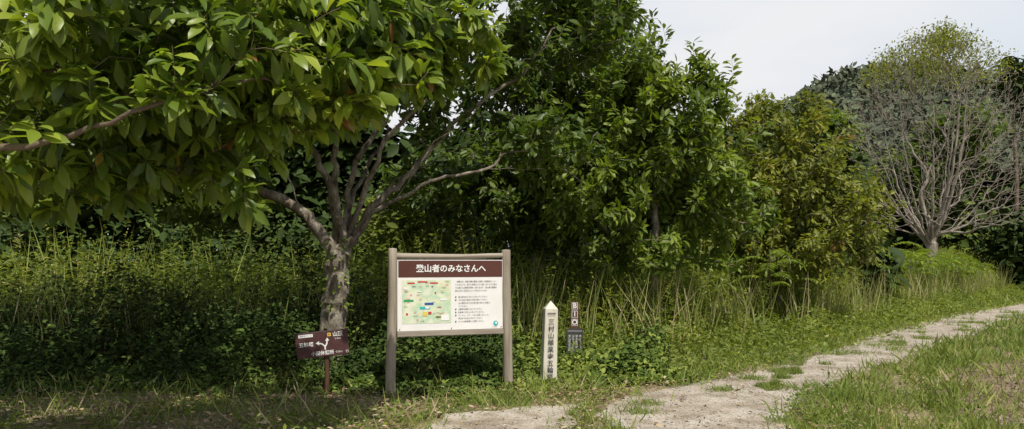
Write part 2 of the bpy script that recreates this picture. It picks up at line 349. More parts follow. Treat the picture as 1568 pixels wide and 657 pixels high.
# ------------------------------------------------------------------ tall weeds
def weeds(name, X, Y, H, nl, mat, ls=.1, z0=.1):
    N = len(X); root = np.stack([X, Y, 0*X], 1)
    ln = rng.normal(size=(N, 3))*np.array([.17, .17, 0]); d = nrm(np.array([0, 0, 1.])+ln)
    t = rng.random((N, nl))**.75*(1-z0)+z0
    P = root[:, None]+d[:, None]*(t*H[:, None])[..., None]
    a = rng.random((N, nl))*6.28
    D = np.stack([np.cos(a), np.sin(a), .55+0*a], -1)+rng.normal(size=(N, nl, 3))*.2
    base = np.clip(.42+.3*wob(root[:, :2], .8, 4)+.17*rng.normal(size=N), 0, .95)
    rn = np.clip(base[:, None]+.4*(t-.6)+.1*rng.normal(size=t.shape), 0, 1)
    s = (ls*(1.3-.8*t)*(.7+.6*rng.random(t.shape))).ravel()*np.repeat(1+.015*Y, nl)
    U = np.array([0, 0, 1.])+rng.normal(size=(N*nl, 3))*.4
    e = empty(name)
    scatter('leaves', P.reshape(-1, 3), D.reshape(-1, 3), U, s, LONG, mat, e, rn.ravel(), wid=1.3)
    scatter('stems', root, d, rng.normal(size=(N, 3))*np.array([1, 1, 0]), H*1.04, BLADE, mat, e, np.full(N, .85), wid=.35)
n = 5200
X = np.r_[rng.uniform(-15, 30, 4200), rng.uniform(8, 28, 1000)]; dp = rng.random(n)
Y = front(X)+.2+4.0*dp**1.2+.03*np.abs(X); p2 = np.stack([X, Y], 1)
H = (.9+.75*np.clip(dp*2.0, 0, 1))*(1+.42*wob(p2, .75, 1)+.22*wob(p2, 2.2, 3)+.2*rng.normal(size=n))
k = wob(p2, 1.0, 8) > -.55
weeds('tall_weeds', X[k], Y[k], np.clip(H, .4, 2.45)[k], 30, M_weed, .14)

# ------------------------------------------------------------------ trees
def catmull(P, step):
    P = np.asarray(P, float); Q = np.vstack([2*P[0]-P[1], P, 2*P[-1]-P[-2]]); out = []
    for i in range(1, len(Q)-2):
        n = max(2, int(np.linalg.norm(Q[i+1]-Q[i])/step))
        for k in range(n):
            t = k/n
            out.append(.5*((2*Q[i])+(-Q[i-1]+Q[i+1])*t+(2*Q[i-1]-5*Q[i]+4*Q[i+1]-Q[i+2])*t*t+(-Q[i-1]+3*Q[i]-3*Q[i+1]+Q[i+2])*t**3))
    out.append(P[-1]); return np.array(out)

def in_blobs(blobs, hollow=2.2, cull=-.25, cs=1.6):
    out = []
    for c, r, n in blobs:
        q = nrm(rng.normal(size=(n*3, 3)))*(rng.random((n*3, 1))**(1/hollow))
        rr = 1+.22*wob(q, 3.1, c[0]+c[2])
        p = np.array(c)+q*np.array(r)*rr[:, None]
        p = p[wob(p, cs, c[1]) > cull][:n]
        out.append(p)
    return np.concatenate(out)

def tree(name, trunk, limbs, targets, rt, rtip, bark, leaf=None, cost=.22, step=.14, updir=0.0, wiggle=.012, sides=7, taper=.55, tlen=4.0):
    e = empty(name, tuple(trunk[0]))
    org = np.array(trunk[0], float)
    pos, par, dr, pl = [], [], [], []
    def add(p, q, d, l):
        pos.append(p); par.append(q); dr.append(d); pl.append(l); return len(pos)-1
    def chain(path, start):
        last = start
        for i, p in enumerate(path):
            p = p+rng.normal(size=3)*wiggle
            if last < 0: last = add(p, -1, np.array([0, 0, 1.]), 0.)
            else:
                v = p-pos[last]; L = np.linalg.norm(v)
                if L < 1e-4: continue
                last = add(p, last, v/L, pl[last]+L)
        return last
    chain(catmull(trunk, step), -1)
    ntr = len(pos)
    for lb in limbs:
        A = np.array(pos); s = int(np.argmin(np.linalg.norm(A-np.array(lb[0]), axis=1)))
        chain(catmull(np.vstack([pos[s], lb]), step)[1:], s)
    targets = targets[np.argsort(np.linalg.norm(targets-np.array(pos[ntr-1]), axis=1)+.25*rng.random(len(targets)))]
    cap = len(pos)+int(len(targets)*14)
    A = np.zeros((cap, 3)); Lp = np.zeros(cap); A[:len(pos)] = pos; Lp[:len(pos)] = pl
    ok0 = int(ntr*.6); tips = []
    for t in targets:
        n = len(pos)
        dv = t-A[ok0:n]; dist = np.linalg.norm(dv, axis=1)
        c = dist+cost*Lp[ok0:n]+.35*np.maximum(0, -dv[:, 2])
        s = ok0+int(np.argmin(c)); L = dist[s-ok0]
        if L > 4: continue
        p0 = np.array(pos[s]); p1 = p0+dr[s]*L*.35+np.array([0, 0, updir*L])
        K = min(12, max(2, int(L/step)))
        last = s
        for k in range(1, K+1):
            u = k/K; p = (1-u)**2*p0+2*u*(1-u)*p1+u*u*t+(rng.normal(size=3)*wiggle*1.3 if k < K else 0)
            v = p-pos[last]; l = np.linalg.norm(v)
            last = add(p, last, v/max(l, 1e-6), pl[last]+l)
            if last < cap: A[last] = p; Lp[last] = pl[last]
        tips.append(last)
        if len(pos) > cap-20: break
    pos = np.array(pos); par = np.array(par); dr = np.array(dr); pl = np.array(pl); n = len(pos)
    cnt = np.zeros(n); cnt[tips] = 1; haschild = np.zeros(n, bool); haschild[par[par >= 0]] = True
    cnt[~haschild] = np.maximum(cnt[~haschild], 1); main = np.full(n, -1); best = np.zeros(n)
    for i in range(n-1, 0, -1):
        q = par[i]; cnt[q] += cnt[i]
        if cnt[i] >= best[q]: best[q] = cnt[i]; main[q] = i
    ex = math.log(cnt[0])/math.log(rt/rtip)
    rad = rtip*cnt**(1/ex)
    rad = np.maximum(rad*(1-taper*np.clip((pl-pl[ntr-1]*.8)/tlen, 0, 1)), rtip*.8)
    zz = pos[:, 2]-org[2]; rad *= 1+.35*np.exp(-np.maximum(zz, 0)/.25)*(np.linalg.norm((pos-org)[:, :2], axis=1) < .6)
    ii = np.arange(1, n); pp = par[1:]
    ismain = main[pp] == ii
    d1 = dr[ii]; d0 = np.where(ismain[:, None], dr[pp], d1)
    r1 = rad[ii]; r0 = np.where(ismain, rad[pp], np.minimum(rad[pp]*.9, rad[ii]*1.35))
    ref = np.array([.35, .91, .12])
    def fr(d):
        u = nrm(np.cross(d, ref)); return u, np.cross(d, u)
    ang = np.arange(sides)/sides*2*math.pi
    def ring(c, d, r):
        u, v = fr(d)
        rr = r[:, None]*(1+.07*np.sin(3*ang[None]+c[:, 2:3]*5)+.05*np.sin(5*ang[None]+c[:, 2:3]*11))
        return c[:, None]+rr[..., None]*(np.cos(ang)[None, :, None]*u[:, None]+np.sin(ang)[None, :, None]*v[:, None])
    V = np.concatenate([ring(pos[pp], d0, r0), ring(pos[ii], d1, r1)], 1)
    a = np.arange(sides); b = (a+1) % sides
    fl = np.stack([a, b, b+sides, a+sides], 1).ravel()
    m = len(ii); loops = (fl[None]+(np.arange(m)*2*sides)[:, None]).ravel()
    fast_mesh('trunk_and_branches', V.reshape(-1, 3)-org, loops, np.full(m*sides, 4), bark, e)
    tips = np.array(tips)
    if leaf:
        tp, td = pos[tips], dr[tips]; k = leaf['n']; T = len(tp)
        P = np.repeat(tp, k, 0); Dd = np.repeat(td, k, 0)
        N = len(P); rv = rng.normal(size=(N, 3)); rv = nrm(rv-(rv*Dd).sum(1, keepdims=True)*Dd)
        P = P-Dd*(rng.random((N, 1))*leaf.get('L', .3))+rv*rng.random((N, 1))*leaf.get('spread', .08)
        D = Dd*leaf.get('fwd', .5)+rv*.9+np.array([0, 0, -leaf.get('droop', .25)])
        U = np.array([.1, -.35, 1.])+rng.normal(size=(N, 3))*leaf.get('tilt', .4)
        s = leaf['s']*(.65+.6*rng.random(N))
        rb = np.repeat(np.clip(leaf.get('c', .45)+.25*wob(tp, 1.2, 2)+.13*rng.normal(size=T), 0, 1), k)
        rn = np.clip(rb+.16*rng.normal(size=N), 0, .95)
        odd = (rng.random(N) < leaf.get('odd', 0)) | np.repeat(rng.random(T) < leaf.get('odd', 0)*.5, k); rn[odd] = .965+.035*rng.random(odd.sum())
        scatter('foliage', P-org, D, U, s, leaf['tpl'], leaf['mat'], e, rn, wid=leaf.get('wid', 1))
    return e

# near magnolia overhanging from the left
blobs = [((-3.1,5.4,3.15),(1.2,1.0,.75),130),((-2.4,6.0,3.1),(1.0,1.2,.7),150),((-1.65,6.4,3.25),(.85,1.0,.6),140),((-1.0,6.9,3.45),(.6,.8,.55),110),((-.55,7.2,3.5),(.45,.5,.4),50),
         ((-2.9,6.5,2.5),(.8,.9,.3),75),((-3.5,6.0,2.3),(.9,.9,.33),85),((-5.5,6.5,3.3),(1.4,1.8,1.0),130),((-2.6,6.8,4.3),(2.3,2.0,.7),230),  # last two blobs: out-of-view crown put in for shade
         ((-4.2,8.3,3.6),(2.2,1.4,1.0),220),((-1.8,6.3,2.75),(.45,.5,.2),24),((-5,7.5,2.5),(1.4,1.4,.5),80),((-2.05,6.1,2.15),(.2,.3,.25),8),((-5.5,8.3,2.8),(1.3,1.0,.6),80),
         ((-4.3,8.6,5.0),(2.6,1.8,.7),200)]  # unseen overhead canopy, added to shade the left undergrowth
tg = in_blobs(blobs, 2.4, -.3, 1.9)
tree('magnolia_tree', [(-6.3,6.4,0),(-6.25,6.4,.8),(-6.1,6.3,1.7),(-6.0,6.3,2.6),(-5.9,6.3,3.6)],
     [[(-6.1,6.3,1.7),(-5.2,5.9,2.0),(-4.4,5.4,2.12),(-3.6,5.1,2.25),(-2.9,5.05,2.36),(-2.3,5.1,2.58),(-1.9,5.6,2.85),(-1.3,6.5,3.1)],
      [(-6.1,6.3,1.9),(-4.9,6.4,2.3),(-3.7,6.5,2.32),(-2.9,6.5,2.28),(-2.2,6.6,2.35)],
      [(-6,6.3,2.6),(-4.8,7.2,3.1),(-3.8,8.3,3.5)],[(-5.9,6.3,3.4),(-4.4,6.5,3.9),(-2.8,6.8,4.2),(-1.6,6.9,4.3)]],
     tg, .17, .004, M_barkd, dict(n=12, L=.14, spread=.03, s=.2, tpl=BIG, mat=M_big, fwd=.45, droop=.45, tilt=.5, c=.56, odd=.012, wid=.95), step=.12, taper=.62, tlen=3.4)

# main multi-stem tree
blobs = [((.9,11.8,5.2),(1.2,1.2,.9),220),((-1.0,11.5,6.0),(1.6,1.6,.7),220),((-3.6,11.5,4.7),(1.6,1.6,1.1),380),((-4.8,11.3,3.3),(1.4,1.5,.85),330),
         ((.4,11.5,3.4),(.9,1.0,.4),80),((-2.3,12.6,5.0),(1.5,1.2,1.0),200),((-2.8,11.0,3.9),(1.0,1.0,.6),90),((-1.4,10.2,5.2),(1.4,1.2,.6),160),((-6.5,11.5,3.6),(1.5,1.5,1.1),260),
         ((-1.3,11.9,4.0),(.8,.8,.6),60),((.1,12,4.6),(.8,.8,.6),60),((-4.3,11.6,2.5),(1.2,1.0,.4),110),((-1.2,12.4,2.9),(.7,.6,.3),30)]
tg = in_blobs(blobs, 2.2, -.2, 1.5)
tree('broadleaf_tree', [(-2.52,11.5,0),(-2.58,11.5,.6),(-2.5,11.5,1.2),(-2.5,11.5,1.6),(-2.42,11.5,1.95)],
     [[(-2.35,11.45,1.8),(-1.95,11.35,2.28),(-1.55,11.3,2.5),(-1.15,11.2,2.72),(-.6,11.1,2.83),(.43,11,2.89)],
      [(-2.3,11.5,1.9),(-2.0,11.5,2.35),(-1.53,11.6,2.8),(-.97,11.6,3.47),(-.32,11.7,4.03),(.15,11.8,4.35),(.6,11.8,5.0)],
      [(-2.42,11.5,1.8),(-2.3,11.6,2.9),(-1.85,11.7,3.66),(-1.35,11.8,4.4),(-.97,11.9,5.2)],
      [(-2.48,11.5,1.7),(-2.65,11.5,2.8),(-3.1,11.4,3.5),(-3.6,11.4,4.2)],
      [(-2.48,11.4,1.65),(-2.9,11.3,2.25),(-3.5,11.2,2.6),(-4.3,11.2,2.8),(-5.2,11.3,3.0)],
      [(-2.4,11.6,2.0),(-2.3,12.1,2.8),(-1.9,12.8,3.7),(-1.2,13.3,4.6)],
      [(-2.4,11.4,1.9),(-2.45,11.1,2.9),(-2.2,10.5,4.0),(-1.7,10.2,4.9)],
      [(-2.3,11.5,1.95),(-1.85,11.9,2.7),(-1.2,12.2,3.1),(-.5,12.6,3.6)],
      [(-2.38,11.4,1.7),(-2.0,11.2,2.15),(-1.5,11.0,2.6),(-1.05,10.9,3.2),(-.4,10.9,3.7)],
      [(-2.45,11.4,1.6),(-2.75,11.3,2.0),(-3.0,11.2,2.5),(-3.2,11.0,3.2)],
      [(-2.35,11.5,1.95),(-2.05,11.4,2.7),(-1.75,11.3,3.3),(-1.1,11.2,4.0),(-.5,11.2,4.9)]],
     tg, .18, .0045, M_bark, dict(n=12, L=.3, spread=.1, s=.155, tpl=MED, mat=M_main, droop=.3, tilt=.45, c=.42, wid=1.15), taper=.58, tlen=3.4, sides=9, wiggle=.018)
m = 160; a = rng.random(m)*6.28; z = rng.uniform(.9, 2.0, m); r = .2
scatter('ivy', np.stack([-2.53+r*np.cos(a), 11.5+r*np.sin(a), z], 1), np.stack([np.cos(a), np.sin(a), -.8+0*a], 1)+rng.normal(size=(m, 3))*.4, np.stack([np.cos(a), np.sin(a), .5+0*a], 1), .05+.05*rng.random(m), MED, M_mid, wid=1.6)

# tall tree behind
blobs = [((1.4,16,6.9),(1.5,1.5,1.4),460),((.3,16,5.2),(1.7,1.5,1.1),400),((.0,15.6,3.3),(2.1,1.2,.95),420),((2.0,16.4,4.8),(1.5,1.3,1.3),360),((-1.4,16.4,3.1),(1.3,1.2,.6),130),((.8,15.6,2.3),(1.5,1.0,.5),160)]
tree('broadleaf_tree', [(.5,16.2,0),(.55,16.2,1.2),(.5,16.2,2.4),(.6,16.1,3.6),(.7,16.1,5)], [[(.5,16.2,2.0),(0,16,2.7),(-1,16,3)],[(.6,16.1,3.2),(1.4,16,4.2),(1.7,16,5.4)]],
     in_blobs(blobs, 2.0, -.1, 2.0), .15, .005, M_bark, dict(n=12, L=.3, spread=.12, s=.17, tpl=MED, mat=M_main, droop=.3, c=.38, wid=1.1))
# bright clumped tree in the middle
blobs = [((2.6,14.6,3.9),(1.5,1.2,1.3),520),((3.6,14.7,2.8),(1.2,1.1,.95),340),((2.2,14.6,5.0),(.85,.8,.65),160),((1.4,14.2,2.85),(1.1,.9,.8),320),((.7,14.3,3.3),(.75,.7,.5),120),((3.6,14.8,4.85),(.5,.5,.6),60),
         ((2.6,14.6,1.8),(1.5,1.0,.5),140)]
tg = in_blobs(blobs, 2.0, 0.02, 2.3)
sh = np.array([(2.75,14.6,z) for z in (5.2,5.5,5.85)]+[(4.05,14.8,z) for z in (4.8,5.1,5.35)]+[(3.3,14.6,z) for z in (5.3,5.6)]+[(4.6,14.7,z) for z in (3.9,4.2)]+[(1.5,14.5,z) for z in (4.6,4.9)]); tg = np.vstack([tg, sh])
tree('leafy_tree', [(2.6,14.9,0),(2.55,14.8,.8),(2.6,14.7,1.6),(2.6,14.7,2.7),(2.6,14.6,3.8)], [[(2.6,14.7,1.4),(1.7,14.5,2.2),(1.0,14.3,2.9)],[(2.6,14.7,1.6),(3.3,14.7,2.5),(3.8,14.7,3.4)]],
     tg, .09, .004, M_bark, dict(n=13, L=.26, spread=.08, s=.17, tpl=MED, mat=M_mid, droop=.2, c=.5, tilt=.5))
# yellowing tree
blobs = [((6.3,18.8,3.8),(1.8,1.5,1.6),560),((5.3,18.4,3.0),(1.1,1.1,1.1),300),((7.6,18.8,2.8),(1.3,1.2,1.2),400),((6.3,18.4,1.9),(2.0,1.2,1.0),400),((5.6,18.8,5.0),(.75,.7,.6),90),((7.1,19,5.1),(.5,.5,.6),50)]
tree('yellowing_tree', [(6.3,19.1,0),(6.3,19,.9),(6.3,19,1.8),(6.2,18.9,3),(6.3,18.8,4)], [[(6.3,19,1),(5.4,18.7,2.0),(5.0,18.5,3.0)],[(6.3,19,1.2),(7.2,18.8,2.1),(7.7,18.8,3.1)]],
     in_blobs(blobs, 2.0, -.08, 2.1), .1, .004, M_bark, dict(n=13, L=.28, spread=.1, s=.155, tpl=MED, mat=M_yel, droop=.25, c=.46, odd=.008))
# bare tree
q = rng.random((3900, 3)); a = q[:, 0]*6.283; t = q[:, 1]**.75
z = 3.0+7.7*t; env = np.interp(z, [3.0, 4, 6, 8, 9.6, 10.7], [3.4, 4.1, 4.2, 3.5, 2.3, .5]); rr = env*np.sqrt(q[:, 2])**.7
z = z-.5*(1-rr/env)*(z < 4.5)
tg = np.stack([16.8+np.cos(a)*rr, 32+np.sin(a)*rr, z], 1)
lim = []
for i in range(22):
    a = i*2.4; R = .5+1.9*((i*.618) % 1); c_, s_ = math.cos(a), math.sin(a)
    lim.append([(16.7,32,1.9+.8*((i*.37) % 1)), (16.72+.45*R*c_,32+.45*R*s_,3.0), (16.75+R*1.0*c_,32+R*1.0*s_,4.3), (16.8+R*1.45*c_,32+R*1.45*s_,6.0), (16.8+R*1.75*c_,32+R*1.75*s_,7.9+.6*rng.random())])
bt = tree('bare_tree', [(16.6,32,0),(16.65,32,.9),(16.7,32,1.9),(16.72,32,2.7)], lim, tg, .22, .0075, M_barkg, None, cost=.5, step=.3, updir=.12, wiggle=.025, sides=4, taper=.62, tlen=5)
tp = tg[(tg[:, 2] > 8.9) & (wob(tg, 1.1, 2) > -.1)]; k = 8
P = np.repeat(tp, k, 0)+rng.normal(size=(len(tp)*k, 3))*.22; m = len(P)
scatter('remaining_leaves', P-np.array([16.6,32,0]), rng.normal(size=(m, 3)), np.array([0, 0, 1.])+rng.normal(size=(m, 3))*.5, .10+.07*rng.random(m), MED, M_light, bt)

# ------------------------------------------------------------------ leafy masses
def cloud(name, blobs, s, mat, c=.45, wid=1.2, trunks=0, hollow=3.0, core=.22):
    P, C, SS = [], [], []
    for (c0, r, n) in blobs:
        c0 = np.array(c0, float); r = np.array(r, float)
        ns = 30; dirs = nrm(rng.normal(size=(ns, 3))); sub = c0+dirs*r*(.3+.6*rng.random((ns, 1))); sr = (.22+.27*rng.random(ns))
        j = rng.integers(0, ns, n)
        q = nrm(rng.normal(size=(n, 3)))*(rng.random((n, 1))**(1/hollow))
        p = sub[j]+q*r*sr[j][:, None]
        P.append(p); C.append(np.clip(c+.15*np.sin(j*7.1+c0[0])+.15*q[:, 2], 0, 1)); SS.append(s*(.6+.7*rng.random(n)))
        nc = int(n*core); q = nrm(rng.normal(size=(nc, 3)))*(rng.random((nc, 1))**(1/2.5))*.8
        P.append(c0+q*r); C.append(np.full(nc, max(0, c-.4))); SS.append(s*2.2*(.7+.6*rng.random(nc)))  # core leaves tinted darker: crown-interior shade put into the colour
    P = np.concatenate(P); C = np.concatenate(C); SS = np.concatenate(SS); k = P[:, 2] > .03; P, C, SS = P[k], C[k], SS[k]; m = len(P)
    e = empty(name)
    scatter('foliage', P, rng.normal(size=(m, 3))*np.array([1, 1, .6])+np.array([0, 0, -.2]), np.array([.1, -.4, .9])+rng.normal(size=(m, 3))*.5, SS, MED, mat, e, np.clip(C+.13*rng.normal(size=m), 0, 1), wid=wid)
    if trunks:
        V, F = [], []
        for (c0, r, n) in blobs[::max(1, len(blobs)//trunks)]:
            b = len(V)
            for (zz, rad, off) in ((0, .16, 0), (c0[2]*.5, .12, .15), (c0[2], .06, -.1)):
                for q in range(7):
                    V.append((c0[0]+off+rad*math.cos(q*.8976), c0[1]+rad*math.sin(q*.8976), zz))
            for l in range(2):
                for q in range(7): F.append((b+l*7+q, b+l*7+(q+1) % 7, b+l*7+7+(q+1) % 7, b+l*7+7+q))
        mesh_obj('trunks', V, F, M_barkd, e, True)
    return e

bl = []
for x in np.arange(-32, 11, 2.4):
    y = 24+rng.uniform(-1.5, 2); top = np.interp(x, [-34, -10, -4, 3, 10], [10.5, 9.5, 6.4, 6.0, 5.5])+rng.uniform(-.4, .6)
    bl += [((x, y, top*.7), (2.1, 1.7, top*.34), 1600), ((x+1, y-.5, top*.3), (2.1, 1.6, top*.38), 1600)]
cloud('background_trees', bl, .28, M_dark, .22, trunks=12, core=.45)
bl = [((-14.5,20,2.6),(1.8,1.4,2.2),1500), ((-12.2,19.5,2.2),(1.5,1.4,1.6),1100), ((-8.3,21,2.8),(1.8,1.2,1.5),1300)]
for x in np.arange(-15, 2.5, 1.7):
    y = 18.8+rng.uniform(-.7, .7); bl.append(((x, y, 1.2), (1.2, 1.0, rng.uniform(.8, 1.9)), 850))
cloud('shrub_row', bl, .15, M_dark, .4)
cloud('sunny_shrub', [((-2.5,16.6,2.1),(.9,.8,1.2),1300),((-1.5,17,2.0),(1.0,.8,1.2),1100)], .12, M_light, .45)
bl = [((x, front(x)+2.8+rng.uniform(-.5, .8), 1.0), (1.1, 1.0, rng.uniform(.6, 1.3)), 750) for x in np.arange(1.0, 11.5, 1.4)]
cloud('bush_row', bl, .13, M_mid, .5, core=.08)
bl = [((x, front(x)+3.6, 1.0), (1.6, 1.3, rng.uniform(.6, 1.2)), 750) for x in np.arange(11.5, 24, 1.9)]
cloud('bush_row', bl, .17, M_weed, .3, core=.08)
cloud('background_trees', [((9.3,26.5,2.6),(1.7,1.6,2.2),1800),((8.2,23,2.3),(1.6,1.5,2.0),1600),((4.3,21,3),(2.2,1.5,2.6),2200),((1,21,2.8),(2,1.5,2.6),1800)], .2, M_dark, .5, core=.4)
bl = []
for i in range(26):
    x = 13+i*1.9+rng.uniform(-.7, .7); y = 47+rng.uniform(-3, 3)+i*.15; top = 8.4+rng.uniform(-1.2, 1.6)+(2.4 if i > 12 else 0)
    bl += [((x, y, top*.7), (2.6, 2.2, top*.32), 1400), ((x+1, y, top*.3), (2.6, 2.2, top*.38), 1000)]
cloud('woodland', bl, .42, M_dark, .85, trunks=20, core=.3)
bl = [((x, 40+.5*(x-24)+rng.uniform(-.5, .5), 2.2), (2.2, 1.6, 2.6), 1400) for x in np.arange(26, 48, 2.6)]
cloud('woodland_edge', bl, .3, M_dark, .15, core=.4)  # near-darkest leaf tint: deep forest shade put into the colour
cloud('sunlit_tree', [((16.0,41,8.0),(2.0,1.8,1.9),2200),((14.2,40,6.4),(1.8,1.6,2.0),1800),((16.6,42,5.0),(2.2,1.6,2.4),1700)], .27, M_mid, .5)
cloud('sunlit_tree', [((23.5,42,8.5),(2.2,1.8,1.6),1500),((21.5,43,6.2),(2.0,1.8,2.0),1300)], .27, M_mid, .35)
cloud('tall_pine_tree', [((27.5,44,11.6),(1.0,1,1.6),1100),((29,44,10.6),(1.4,1.2,2.4),1600),((31,45,12),(1.5,1.4,2.4),1500)], .3, M_dark, .5, trunks=3, wid=.7)
# hill
nx, ny = 120, 70
gx, gy = np.meshgrid(np.linspace(-160, 300, nx), np.linspace(75, 300, ny))
hz = lambda x, y: (41*np.exp(-((x-80)/52)**2-((y-180)/55)**2)+26*np.exp(-((x-180)/70)**2-((y-190)/60)**2)
                   + 1.6*wob(np.stack([x, y], -1), .12))
gz = hz(gx, gy)-2
V = np.stack([gx.ravel(), gy.ravel(), gz.ravel()], 1); idx = np.arange(len(V)).reshape(ny, nx)
F = np.stack([idx[:-1, :-1], idx[:-1, 1:], idx[1:, 1:], idx[1:, :-1]], -1).reshape(-1, 4)
hill = mesh_obj('hill', V, F, noise_mat('hill_forest', [(.35, (.035,.05,.03)), (.65, (.07,.09,.055))], .3, (1,1,1), .95, 0), smooth=True)
m = 50000
X = rng.uniform(20, 200, m); Y = rng.uniform(90, 200, m); p2 = np.stack([X, Y], 1)
cell = np.floor(p2/5.0); off = (np.sin(cell[:, 0]*12.9+cell[:, 1]*78.2)*43758.5) % 1
loc = (p2/5.0-cell-.5); bump = np.sqrt(np.maximum(0, .3-(loc**2).sum(1)))*5*(.6+.8*off)
Z = hz(X, Y)-2+bump*.9+rng.random(m)*.6
scatter('hill_trees', np.stack([X, Y, Z], 1), rng.normal(size=(m, 3)), np.array([0, -.6, 1.])+rng.normal(size=(m, 3))*.4, 1.0+.7*rng.random(m), MED, M_hill, hill, np.clip(off*.7+.2*rng.normal(size=m), 0, 1), wid=1.5)

# sumac-like plants with pinnate fronds
def sumac(x, y, h, nf, fl):
    e = empty('sumac_plant', (x, y, 0)); P, D, U, Sz = [], [], [], []; stem = []
    for i in range(nf):
        a = i*2.4+rng.random(); z0 = h*(.55+.4*i/nf); dirh = np.array([math.cos(a), math.sin(a), 0])
        L = fl*(.7+.5*rng.random()); n = 11
        for k in range(n+1):
            t = k/n; p = np.array([0, 0, z0])+dirh*L*t+np.array([0, 0, L*(.75*t-.75*t*t)])
            if k == 0: stem.append((p, dirh+np.array([0, 0, .5]), L))
            if k < 1: continue
            tang = nrm(dirh+np.array([0, 0, .75-1.5*t])); side = np.cross(tang, np.array([0, 0, 1.])); side = nrm(side)
            for s in ((-1, 1) if k < n else (0,)):
                P.append(p); D.append(side*s+tang*.35+np.array([0, 0, -.15])); U.append(np.array([0, 0, 1.])+rng.normal(size=3)*.15); Sz.append(L*.24*(1-.35*abs(t-.45)))
    scatter('fronds', np.array(P), np.array(D), np.array(U), np.array(Sz), LONG, M_mid, e, np.clip(.55+.2*rng.normal(size=len(P)), 0, 1), wid=2.0)
    V, F = [], []
    for l in range(5):
        for q in range(6): V.append((.012*math.cos(q*1.047)+.02*math.sin(l), .012*math.sin(q*1.047), h*.95*l/4))
    for l in range(4):
        for q in range(6): F.append((l*6+q, l*6+(q+1) % 6, l*6+6+(q+1) % 6, l*6+6+q))
    for (p, d, L) in stem:
        b = len(V); d = nrm(d); sd = nrm(np.cross(d, np.array([0, 0, 1.])))*.006
        q1 = p+np.array([d[0]*L*.5, d[1]*L*.5, L*.19]); q2 = p+nrm(np.array([d[0], d[1], 0]))*L
        for c in (p, q1, q2): V.append(tuple(c-sd)); V.append(tuple(c+sd))
        F += [(b, b+1, b+3, b+2), (b+2, b+3, b+5, b+4)]
    mesh_obj('stem', V, F, M_barkd, e)
sumac(5.5, 17.1, 1.95, 9, .7); sumac(6.2, 17.9, 1.7, 8, .6); sumac(11.6, 24.8, 2.3, 12, 1.1); sumac(15.0, 28.8, 2.0, 12, 1.2); sumac(13.2, 26.6, 2.0, 10, 1.0)
sumac(10.4, 23.6, 2.2, 9, .9); sumac(17.2, 31.0, 1.9, 10, 1.1); sumac(18.8, 33.0, 1.8, 10, 1.1)

# ------------------------------------------------------------------ signs
def box(name, x0, x1, y0, y1, z0, z1, mat, parent, bev=.003):
    me = bpy.data.meshes.new(name); bm = bmesh.new()
    v = [bm.verts.new(p) for p in ((x0,y0,z0),(x1,y0,z0),(x1,y1,z0),(x0,y1,z0),(x0,y0,z1),(x1,y0,z1),(x1,y1,z1),(x0,y1,z1))]
    for f in ((0,3,2,1),(4,5,6,7),(0,1,5,4),(1,2,6,5),(2,3,7,6),(3,0,4,7)): bm.faces.new([v[i] for i in f])
    if bev: bmesh.ops.bevel(bm, geom=bm.edges[:], offset=bev, segments=2, affect='EDGES')
    bm.to_mesh(me); bm.free(); me.materials.append(mat)
    return link(bpy.data.objects.new(name, me), parent)
def quad(name, x0, x1, z0, z1, y, mat, parent):
    return mesh_obj(name, [(x0,y,z0),(x1,y,z0),(x1,y,z1),(x0,y,z1)], [(0,1,2,3)], mat, parent)
def log(name, a, b, r0, r1, mat, parent, seed=0, sides=20, segs=14):
    a, b = np.array(a, float), np.array(b, float); d = nrm(b-a); ref = np.array([0, 1., 0]) if abs(d[1]) < .9 else np.array([1., 0, 0])
    u = nrm(np.cross(d, ref)); v = np.cross(d, u); L = np.linalg.norm(b-a); V, F = [], []
    ts = [0, .0]+list(np.linspace(0, 1, segs))+[1.0, 1.0]; sc = [0, .88]+[1]*segs+[.86, 0]
    off = [0, 0]+[0]*segs+[.012, .016]
    for t, s_, o in zip(ts, sc, off):
        r = (r0+(r1-r0)*t)*s_
        for k in range(sides):
            an = k/sides*2*math.pi; w_ = 1+.05*math.sin(3*an+seed+t*4)+.035*math.sin(7*an+t*9+seed*2)+.03*math.sin(t*23+seed)
            c = a+d*(L*t+o)+u*.008*math.sin(t*5+seed)
            V.append(tuple(c+r*w_*(math.cos(an)*u+math.sin(an)*v)))
    for l in range(len(ts)-1):
        for k in range(sides): F.append((l*sides+k, l*sides+(k+1) % sides, (l+1)*sides+(k+1) % sides, (l+1)*sides+k))
    return mesh_obj(name, V, F, mat, parent, True)
def text(name, body, size, x, z, y, mat, parent, align='LEFT', bold=0.0, line=1.0, rz=0, sx=1):
    c = bpy.data.curves.new(name, 'FONT'); c.body = body; c.size = size; c.align_x = align; c.align_y = 'CENTER'
    c.offset = bold; c.space_line = line; c.materials.append(mat); c.resolution_u = 3
    o = bpy.data.objects.new(name, c); o.location = (x, y, z); o.rotation_euler = (math.radians(90), rz, 0); o.scale = (sx, 1, 1)
    return link(o, parent)

